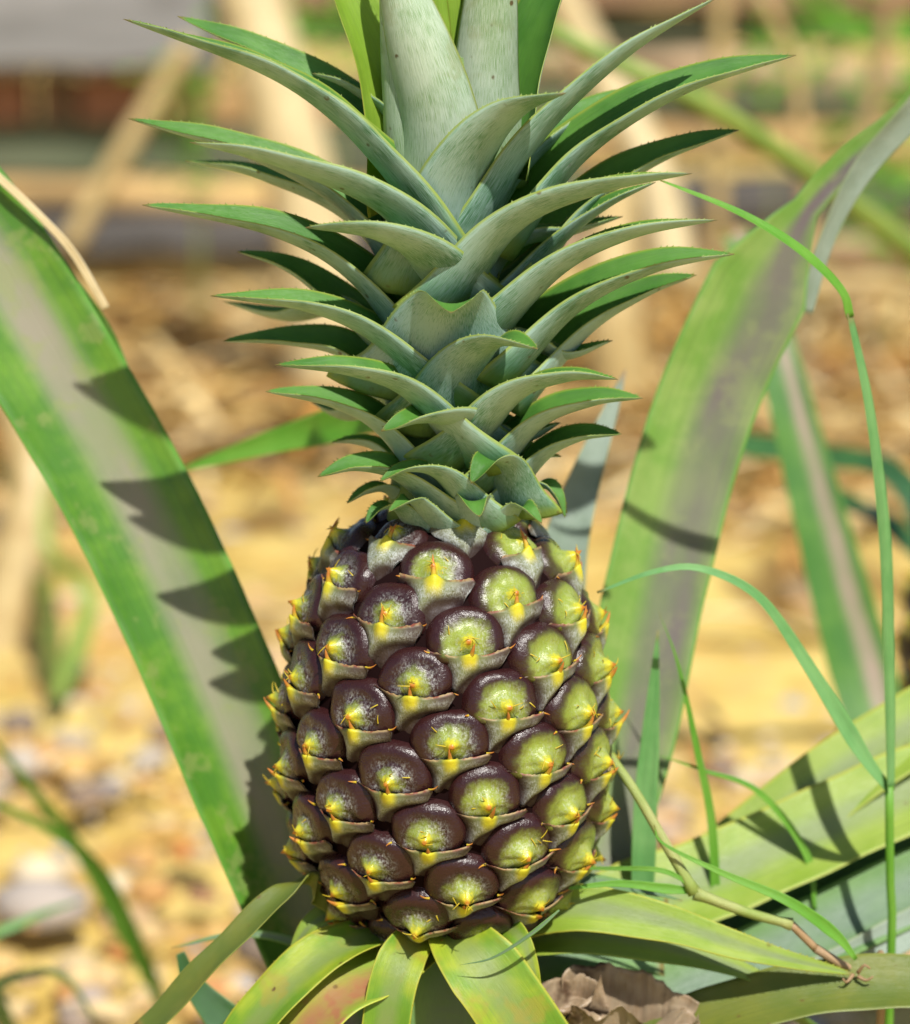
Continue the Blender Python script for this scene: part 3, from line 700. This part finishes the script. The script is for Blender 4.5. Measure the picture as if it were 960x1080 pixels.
tube('stem', [P(860,1000,-50), P(835,975,-52)], 4.5, 4.5, M['stem_brown'], gr3, 6, sides=8)
tube('stem', [P(835,975,-52), P(790,963,-52), P(733,942,-50)], 5, 6, M['stem'], gr3, 10, 8, lambda s: 1+0.45*math.exp(-(s/0.06)**2)+0.35*math.exp(-((s-1)/0.08)**2))
tube('stem', [P(733,942,-50), P(705,895,-40), P(670,835,-20), P(640,792,10)], 6.2, 5, M['stem'], gr3, 14, 8, lambda s: 1+0.3*math.exp(-(s/0.06)**2))
gl(gr3, [(735,942,-48),(715,925,-52),(690,917,-50),(640,916,-30),(560,915,0)], 6, 'grass')
gl(gr3, [(903,1012,-62),(880,985,-60),(830,950,-62),(760,920,-60),(700,890,-55),(690,870,-50)], 17, 'grass', prof=lambda s: min(1, .3+s*4)*(1-0.9*s))
gl(gr3, [(590,960,-165),(560,985,-172),(520,1010,-172),(485,1018,-168)], 5, 'mid')
gl(gr3, [(733,940,-45),(700,937,-52),(650,932,-60),(590,938,-70)], 14, 'grass', prof=lambda s: min(1, .4+s*3)*(1-0.8*s))
for q in (((905,1026,-62),(912,1018,-68),(918,1022,-70)), ((905,1030,-62),(914,1034,-68),(921,1030,-70)), ((900,1028,-62),(893,1036,-68),(889,1032,-70))):
    tube('root_hair', [P(*p) for p in q], 2.5, 1.0, M['stem_brown'], gr3, 6, 6)
# left, out of focus
def tuft(label, base, blades, group=None):
    e = empty('grass_plant', base, label, 'grass', group)
    for pts, W, mt in blades: gl(e, [base]+pts, W, mt, prof=lambda s: min(1, .5+s*2)*(1-0.85*s**2))
    return e
b = G(178, 1075)
tuft('loose out of focus grass blades at the left edge', b, [
    ([P(150, 1020, D(.55)), P(95, 915, D(.5)), P(40, 840, D(.45)), P(-20, 765, D(.4))], 30, 'grass'),
    ([P(150, 1010, D(.5)), P(110, 925, D(.45)), P(60, 880, D(.4)), P(-30, 835, D(.35))], 28, 'grass')], None)
b = G(20, 1100)
tuft('low bright grass blades in the bottom left corner', b, [
    ([P(-20, 1005, D(.4)), P(30, 970, D(.4)), P(85, 950, D(.45))], 26, 'grass2'),
    ([P(-10, 1050, D(.3)), P(30, 1026, D(.3)), P(70, 1032, D(.32)), P(105, 1085, D(.34))], 26, 'grass2')], None)
b = G(60, 740)
tuft('thin curved weed far behind the left leaf', b, [
    ([G(40, 640)+Vector((0, 0, .06)), G(45, 590)+Vector((0, -.3, .16)), G(85, 540)+Vector((0, -.6, .2))], 70, 'olive'),
    ([G(95, 690)+Vector((0, 0, .05)), G(85, 640)+Vector((0, -.2, .1)), G(100, 600)+Vector((0, -.3, .16))], 60, 'cane')], None)

# ------------------------------------------------------------------ crumpled dead leaf at the foot
def dead_leaf(c, size, seed, label):
    V = []; UV = []; F = []; n = 60
    for i in range(n+1):
        for j in range(n+1):
            u = i/n; v = j/n
            x = (u-.5)*size*1.35; y = (v-.5)*size*0.75*(math.sin(PI*min(1, u*0.9+0.08))**0.6)*(1+0.25*noise.noise(Vector((u*7, v*2, seed)))+0.10*noise.noise(Vector((u*25, v*2, seed))))
            q = Vector((u*2.4+seed, v*2.4, seed))
            z = 0.40*size*noise.noise(q*0.8)+0.20*size*noise.noise(q*1.9)+0.55*size*abs(v-.5)**1.5*2+0.035*size*noise.noise(Vector((q.x*1.2, q.y*9, 3)))+0.015*size*noise.noise(q*9)
            x += 0.15*size*noise.noise(q+Vector((9, 0, 0))); y += 0.22*size*noise.noise(q+Vector((0, 9, 0)))
            V.append(c+Vector((x, y*0.6-z*0.25, z+y*0.65))); UV.append((0.08+u*0.84, 0.05+v*0.9))
    nv = len(V); V += [p+Vector((0, 0.0006, -0.0006)) for p in V]; UV += UV
    for i in range(n):
        for j in range(n):
            a = i*(n+1)+j; F += [(a, a+n+1, a+n+2, a+1), (a+nv, a+1+nv, a+n+2+nv, a+n+1+nv)]
    for i in range(n):
        for a, b in ((i, i+1), (n*(n+1)+i+1, n*(n+1)+i), ((i+1)*(n+1), i*(n+1)), (i*(n+1)+n, (i+1)*(n+1)+n)): F.append((a, b, b+nv, a+nv))
    return tag(mesh_obj('dead_leaf', V, F, M['dead'], None, None, UV, loc=c), label, 'leaf')
dead_leaf(P(664, 1092, -40), 0.037, 3.3, 'crumpled dry brown leaf under the plant at the bottom')
dead_leaf(P(598, 1060, -50), 0.020, 8.1, 'small curled brown leaf scrap beside the larger dead leaf')

# ================================================================== GROUND
def ground():
    m = NT('soil'); ob = m.obj()
    a = m.noise(ob, 1.3, 4.0, 0.6, 0.4); b = m.noise(ob, 9.0, 4.0, 0.65); c_ = m.noise(ob, 45.0, 4.0, 0.7); d_ = m.noise(m.scale(ob, 1, 1, 1), 4.0, 3.0, 0.6, 0.8)
    c = m.mix(m.step(b, 0.35, 0.65), (0.43, 0.28, 0.06), (0.66, 0.49, 0.15))
    c = m.mix(m.step(a, 0.45, 0.62), c, m.mix(b, (0.50, 0.32, 0.08), (0.66, 0.50, 0.19)))
    c = m.mix(m.math('MULTIPLY', m.step(d_, 0.55, 0.68), 0.7), c, (0.42, 0.20, 0.04))
    c = m.mix(m.math('MULTIPLY', m.step(c_, 0.55, 0.75), 0.7), c, (0.33, 0.29, 0.24))
    e_ = m.noise(m.scale(ob, 1.6, 0.8, 1), 2.4, 3.0, 0.6, 0.6)
    c = m.mix(m.math('MULTIPLY', m.step(e_, 0.56, 0.66), 0.8), c, (0.13, 0.065, 0.02))
    mt = m.bsdf(c, 0.9, 0.2, m.math('ADD', c_, b), 0.8, 0.01)
    xs = [-60, -30, -15, -8]+[-5+0.07*i for i in range(143)]+[8, 15, 30, 60]
    ys = [-40, -10, -3]+[-1+0.07*i for i in range(130)]+[11, 16, 30, 60, 160, 400]
    V = []; F = []
    for y in ys:
        for x in xs:
            h = 0.05*noise.noise(Vector((x*0.8, y*0.8, 0)))+0.025*noise.noise(Vector((x*2.7, y*2.7, 4)))+0.012*noise.noise(Vector((x*8, y*8, 9)))
            if abs(x) > 7 or y > 9 or y < -1.5: h = 0
            V.append(Vector((x, y, h-0.03)))
    nx = len(xs)
    for j in range(len(ys)-1):
        for i in range(nx-1): a = j*nx+i; F.append((a, a+1, a+nx+1, a+nx))
    o = mesh_obj('ground', V, F, mt, loc=(0, 0, 0)); o['kind'] = 'structure'
ground()

def vcol_mat(name, rough=0.8):
    m = NT(name); _, _, _, c = m.attr('pig'); n_ = m.noise(m.obj(), 60.0, 3.0)
    c = m.mix(m.math('MULTIPLY', n_, 0.35), c, m.mix(0.55, c, (0.1, 0.06, 0.03)))
    return m.bsdf(c, rough, 0.3, n_, 0.4, 0.002)
VC = vcol_mat('litter'); 
def lerp3(a, b, t): return tuple(a[i]+(b[i]-a[i])*t for i in range(3))
def stuff(name, V, F, PG, smooth=False):
    o = mesh_obj(name, V, F, VC, None, None, None, PG, smooth, loc=(0, 0, 0)); o['kind'] = 'stuff'; return o
# pebbles and clods
rnd = random.Random(11); V = []; F = []; PG = []
ico = [(0, 0, 1)]+[(math.cos(t)*.85, math.sin(t)*.85, .45) for t in [i*2*PI/6 for i in range(6)]]+[(math.cos(t)*.9, math.sin(t)*.9, -.4) for t in [(i+.5)*2*PI/6 for i in range(6)]]+[(0, 0, -1)]
icf = [(0, 1+i, 1+(i+1) % 6) for i in range(6)]+[(1+i, 7+i, 1+(i+1) % 6) for i in range(6)]+[(7+i, 7+(i+1) % 6, 1+(i+1) % 6) for i in range(6)]+[(13, 7+(i+1) % 6, 7+i) for i in range(6)]
PC = [(0.46, 0.40, 0.33), (0.33, 0.32, 0.33), (0.60, 0.44, 0.22), (0.48, 0.27, 0.09), (0.60, 0.38, 0.13), (0.20, 0.15, 0.11), (0.66, 0.55, 0.38), (0.46, 0.19, 0.05), (0.55, 0.33, 0.10)]
for k in range(7500):
    y = 0.3+6.0*rnd.random()**1.3; x = rnd.uniform(-1, 1)*(0.35+0.24*y)
    if noise.noise(Vector((x*2.2, y*1.7, 5))) < -0.25 and rnd.random() < .7: continue
    r = 0.004+0.016*rnd.random()**2.5
    if rnd.random() < 0.02: r *= 1.9
    an = rnd.random()*PI; ca, sa = math.cos(an), math.sin(an); ex, ey, ez = rnd.uniform(.7, 1.4), rnd.uniform(.7, 1.1), rnd.uniform(.4, .8)
    col = lerp3(rnd.choice(PC), rnd.choice(PC), rnd.random()*.5); b = len(V)
    for p in ico:
        q = (p[0]*ex*r, p[1]*ey*r, p[2]*ez*r); V.append(Vector((x+q[0]*ca-q[1]*sa, y+q[0]*sa+q[1]*ca, r*.2+q[2]-0.02))); PG.append(col)
    F += [tuple(b+i for i in f) for f in icf]
stuff('gravel', V, F, PG, True)
# straw and dry leaf litter
def strip(V, F, PG, x, y, z, L, w_, an, lift, bend, col, segs=6):
    d = Vector((math.cos(an), math.sin(an), 0)); sd = Vector((-math.sin(an), math.cos(an), 0)); b = len(V)
    for i in range(segs+1):
        t = i/segs; ww = w_*(0.45+0.55*math.sin(PI*min(1, t*.9+.05)))
        c = Vector((x, y, z))+d*L*(t-.5)+sd*bend*(t-.5)**2*L+Vector((0, 0, lift*math.sin(PI*t)))
        for sg in (-1, 0, 1): V.append(c+sd*ww*sg*.5+Vector((0, 0, 0.25*ww*abs(sg)))); PG.append(col)
    for i in range(segs):
        a = b+i*3; F.extend([(a, a+1, a+4, a+3), (a+1, a+2, a+5, a+4)])
SC = [(0.66, 0.48, 0.20), (0.76, 0.60, 0.30), (0.60, 0.40, 0.13), (0.50, 0.29, 0.06), (0.80, 0.66, 0.38), (0.66, 0.42, 0.13), (0.22, 0.11, 0.04), (0.55, 0.25, 0.05), (0.14, 0.08, 0.03)]
V = []; F = []; PG = []
for k in range(6500):
    y = 0.9+4.4*rnd.random()**0.8; x = rnd.uniform(-1, 1)*(0.35+0.24*y)
    dens = min(1, max(0.06, (y-1.6)/1.2))
    if rnd.random() > dens: continue
    if noise.noise(Vector((x*1.3, y*0.9, 8))) > 0.18 and rnd.random() < 0.85: continue
    strip(V, F, PG, x, y, 0.0+rnd.random()*0.05*dens, rnd.uniform(.05, .30), rnd.uniform(.004, .024), rnd.gauss(0, .8), rnd.uniform(0, .05), rnd.uniform(-.6, .6), lerp3(rnd.choice(SC), rnd.choice(SC), rnd.random()*.5))
stuff('straw_litter', V, F, PG, True)

# ================================================================== LOW STACK BEHIND (weathered planks, blocks and logs)
def plank_mat(name, a, b, sx=1.5):
    m = NT(name); ob = m.obj()
    g = m.noise(m.scale(ob, sx, 14, 14), 1.6, 4.0, 0.6); h = m.noise(ob, 5.0, 3.0)
    c = m.mix(m.step(g, .3, .7), a, b); c = m.mix(m.math('MULTIPLY', m.step(h, .5, .7), .6), c, m.mix(.5, c, (0.06, 0.05, 0.035)))
    return m.bsdf(c, .85, .25, g, .6, .004)
PM = {'grey': plank_mat('grey_board', (0.17, 0.165, 0.155), (0.28, 0.27, 0.26)), 'rust': plank_mat('rust_block', (0.36, 0.16, 0.09), (0.5, 0.25, 0.14)),
      'moss_gap': plank_mat('moss_gap_board', (0.09, 0.11, 0.06), (0.15, 0.16, 0.10)), 'tan': plank_mat('tan_log', (0.42, 0.25, 0.10), (0.55, 0.37, 0.16)),
      'dark': plank_mat('slate', (0.075, 0.07, 0.065), (0.14, 0.125, 0.115)), 'ochre': plank_mat('ochre_log', (0.42, 0.31, 0.11), (0.58, 0.44, 0.20)),
      'brown': plank_mat('brown_log', (0.24, 0.14, 0.08), (0.36, 0.23, 0.13)), 'pink': plank_mat('pinkish_board', (0.34, 0.23, 0.14), (0.46, 0.33, 0.20))}
def board(name, x0, x1, y, z, h, dep, mat, label, cat, group='boards and logs stacked behind', tilt=0.0):
    V = []; F = []; n = 14; rr = random.Random(int(x0*100+z*1000))
    sec = [(-.5, -.42), (-.44, -.5), (.44, -.5), (.5, -.42), (.5, .42), (.44, .5), (-.44, .5), (-.5, .42)]
    for i in range(n+1):
        x = x0+(x1-x0)*i/n; dz = tilt*(x-(x0+x1)/2)+0.004*rr.uniform(-1, 1)
        for a, b in sec: V.append(Vector((x, y+a*dep+.003*rr.uniform(-1, 1), z+b*h+dz)))
    for i in range(n):
        for j in range(8): a = i*8+j; b = i*8+(j+1) % 8; F.append((a, a+8, b+8, b))
    F.append(tuple(range(8))); F.append(tuple(n*8+j for j in range(8))[::-1])
    o = mesh_obj(name, V, F, PM[mat], None, None, None, None, False, loc=((x0+x1)/2, y, z))
    return tag(o, label, cat, group)
def log(name, x0, x1, y, z, r, mat, label, group='boards and logs stacked behind', tilt=0.0):
    a = Vector((x0, y, z)); b = Vector((x1, y, z+tilt)); mid = (a+b)/2+Vector((0, 0, .01))
    ph = x0*7+z*31
    o = tube(name, [a, a.lerp(mid, .5)+Vector((0, 0.01, .012)), mid, mid.lerp(b, .5)-Vector((0, .01, .012)), b], r/K*1.1, r/K*.9, PM[mat], None, 60, 14, lambda s: 1+0.28*noise.noise(Vector((s*9+ph, 0, 0)))+0.15*noise.noise(Vector((s*30+ph, 3, 0))))
    return tag(o, label, 'log', group)
YB = 3.75
def zr(py, y=YB): return P(480, py, D(y)).z
def xr(px, y=YB): return P(px, 200, D(y)).x
def bnd(y0, y1): return (zr(y0)+zr(y1))/2, abs(zr(y0)-zr(y1))
z_, h_ = bnd(262, 345); board('board', xr(-120), xr(520), YB+.02, z_, h_*.96, .16, 'ochre', 'yellowish board at the bottom of the left stack', 'board')
z_, h_ = bnd(222, 262); board('board', xr(-60), xr(480), YB-.0, z_, h_*.95, .2, 'dark', 'dark slate board above the yellowish board on the left', 'board')
z_, h_ = bnd(186, 222); log('log', xr(-140), xr(500), YB-.03, z_, h_*.5, 'tan', 'orange-tan log between the dark boards on the left', tilt=-.03)
z_, h_ = bnd(128, 186); board('board', xr(-100), xr(540), YB+.02, z_, h_*.96, .14, 'moss_gap', 'dark mossy board in the middle of the left stack', 'board')
BL = ['rusty red brick at the left end of the row under the grey slab', 'narrow brown brick between two rusty red ones under the slab', 'rusty red brick in the row just left of the slanting stick', 'orange-tan brick behind the slanting stick',
      'rusty red brick behind the thick cream trunk', 'dark brown brick at the right end of the row behind the crown']
for i, (a, b, c) in enumerate(((-60, 35, 'rust'), (48, 82, 'brown'), (92, 172, 'rust'), (186, 262, 'tan'), (272, 350, 'rust'), (362, 450, 'brown'))):
    z_, h_ = bnd(78, 128); board('brick', xr(a), xr(b), YB, z_, h_*.97, .12, c, BL[i], 'brick', 'bricks in a row under the grey slab')
z_, h_ = bnd(-70, 76); board('slab', xr(-200), xr(232), YB, z_, h_*.97, .3, 'grey', 'flat grey concrete slab topping the stack on the left', 'slab', None)
# right half
z_, h_ = bnd(288, 345); log('log', xr(520), xr(1100), YB, z_, h_*.5, 'ochre', 'thick ochre log lowest on the right')
z_, h_ = bnd(232, 288); log('log', xr(560), xr(1120), YB+.02, z_, h_*.5, 'pink', 'pinkish peeled log second from the ground on the right')
z_, h_ = bnd(186, 232); board('board', xr(560), xr(1060), YB+.03, z_, h_*.95, .14, 'dark', 'dark board between two pale logs on the right', 'board')
z_, h_ = bnd(140, 186); log('log', xr(540), xr(1140), YB, z_, h_*.5, 'tan', 'long tan log in the middle right stack', tilt=.03)
z_, h_ = bnd(118, 140); log('log', xr(560), xr(1100), YB+.01, z_, h_*.5, 'brown', 'thin brown log under the dark gap board')
z_, h_ = bnd(92, 118); board('board', xr(545), xr(1100), YB+.03, z_, h_*.95, .14, 'moss_gap', 'dark board in place of the shaded gap right of the crown', 'board')  # dark strip stands in for the shade between two logs
z_, h_ = bnd(48, 92); log('log', xr(470), xr(1100), YB-.01, z_, h_*.5, 'pink', 'pale pinkish log high on the right stack', tilt=-.03)
z_, h_ = bnd(10, 48); board('board', xr(250), xr(1150), YB+.03, z_, h_*.95, .14, 'moss_gap', 'mossy board near the top of the stack', 'board')
z_, h_ = bnd(-70, 10); board('board', xr(240), xr(1200), YB+.01, z_, h_*.97, .18, 'brown', 'brown board on top of the right stack', 'board')

# leaning pale stalks in front of it
def stalk(pts, r0, r1, mt, label, name='dry_stalk', cat='stalk'):
    return tag(tube(name, pts, r0, r1, M[mt]), label, cat)
stalk([Vector((xr(345, 2.6), 2.6, -.02)), P(338, 300, D(2.6)), P(300, 120, D(2.62)), P(255, -40, D(2.66)), P(225, -160, D(2.7))], 155, 120, 'straw_pale', 'thick cream-coloured dry trunk standing behind the left crown leaves', 'bleached_trunk', 'trunk')
stalk([P(72, 262, D(3.1)), P(130, 160, D(3.12)), P(200, 45, D(3.14))], 50, 44, 'straw', 'slanting tan stick leaning on the stack at the left', 'stick', 'stick')
stalk([P(712, 300, D(2.9)), P(690, 190, D(2.95)), P(630, 70, D(3.0)), P(570, -40, D(3.0))], 100, 80, 'straw_pale', 'thick cream stalk bending up left behind the right crown leaves', 'bleached_trunk', 'trunk')
stalk([P(655, 420, D(2.6)), P(645, 320, D(2.6)), P(648, 200, D(2.7))], 120, 90, 'straw', 'tan stump behind the lower right crown leaves', 'stump', 'stump')
stalk([P(757, 330, D(3.3)), P(757, 120, D(3.3)), P(762, -30, D(3.3))], 42, 36, 'straw', 'upright straw-coloured stalk right of the crown', 'dry_stalk')
stalk([P(905, 170, D(2.6)), P(930, 60, D(2.6)), P(940, -40, D(2.6))], 30, 26, 'stem_brown', 'upright brown stalk in the upper right corner', 'dry_stalk')
stalk([P(860, 330, D(2.4)), P(846, 150, D(2.4)), P(835, 60, D(2.4)), P(800, -10, D(2.4))], 26, 20, 'straw', 'thin straw stalk left of the brown corner stalk', 'dry_stalk')
stalk([P(1000, 330, D(2.3)), P(940, 300, D(2.2)), P(840, 300, D(2.2))], 40, 30, 'straw', 'dry straw stalk lying at the right edge above the ground', 'dry_stalk')
stalk([P(-30, 760, D(1.5)), P(20, 600, D(1.55)), P(35, 480, D(1.6)), P(-10, 360, D(1.7))], 90, 60, 'straw', 'pale dry stalk at the left edge far behind the big leaf', 'dry_stalk')

def weed(px, py, y, sz, seed, label):
    r_ = random.Random(seed); b = P(px, py, D(y)); base = Vector((b.x, b.y, 0)); e = empty('weed', base, label, 'weed')
    V = []; F = []; PG = []
    for k in range(26):
        c = b+Vector((r_.gauss(0, sz*.4), r_.gauss(0, sz*.3), r_.gauss(0, sz*.6))); a = r_.random()*2*PI; d = Vector((math.cos(a), math.sin(a)*.6, r_.uniform(-.3, .8))).normalized(); s_ = d.cross(Vector((0, -1, .3))).normalized()
        L = sz*.5*r_.uniform(.6, 1.2); i = len(V); V += [c-d*L*.5, c+s_*L*.22, c+d*L*.5, c-s_*L*.22, c+Vector((0, -.1*L, .1*L))]; F += [(i, i+1, i+4), (i+1, i+2, i+4), (i+2, i+3, i+4), (i+3, i, i+4)]
    mesh_obj('foliage', V, F, M['grass'], None, e, [(0.3+0.4*(i % 2), 0.5) for i in range(len(V))], None, False, loc=base)
    tube('stem', [base, base.lerp(b, .5)+Vector((.01, 0, 0)), b], 8, 4, M['stem'], e, 8, 6)
weed(812, 45, 3.2, .09, 1, 'bright green weed sprig in front of the logs at upper right')
weed(200, 85, 3.2, .07, 2, 'green weed sprig beside the slanting stick at upper left')
weed(205, 170, 3.0, .05, 3, 'small yellowish weed left of the thick cream trunk')
weed(870, 15, 3.2, .08, 4, 'green weed top at the upper right corner')
weed(925, 90, 3.1, .13, 6, 'dark leafy weed in front of the stack at the right edge')
weed(940, 230, 2.9, .10, 7, 'low leafy weed right of the long green cane')
weed(350, 25, 3.2, .08, 8, 'green weed behind the crown at upper left')
weed(575, 120, 3.2, .08, 5, 'green weed behind the crown between the leaf tips')
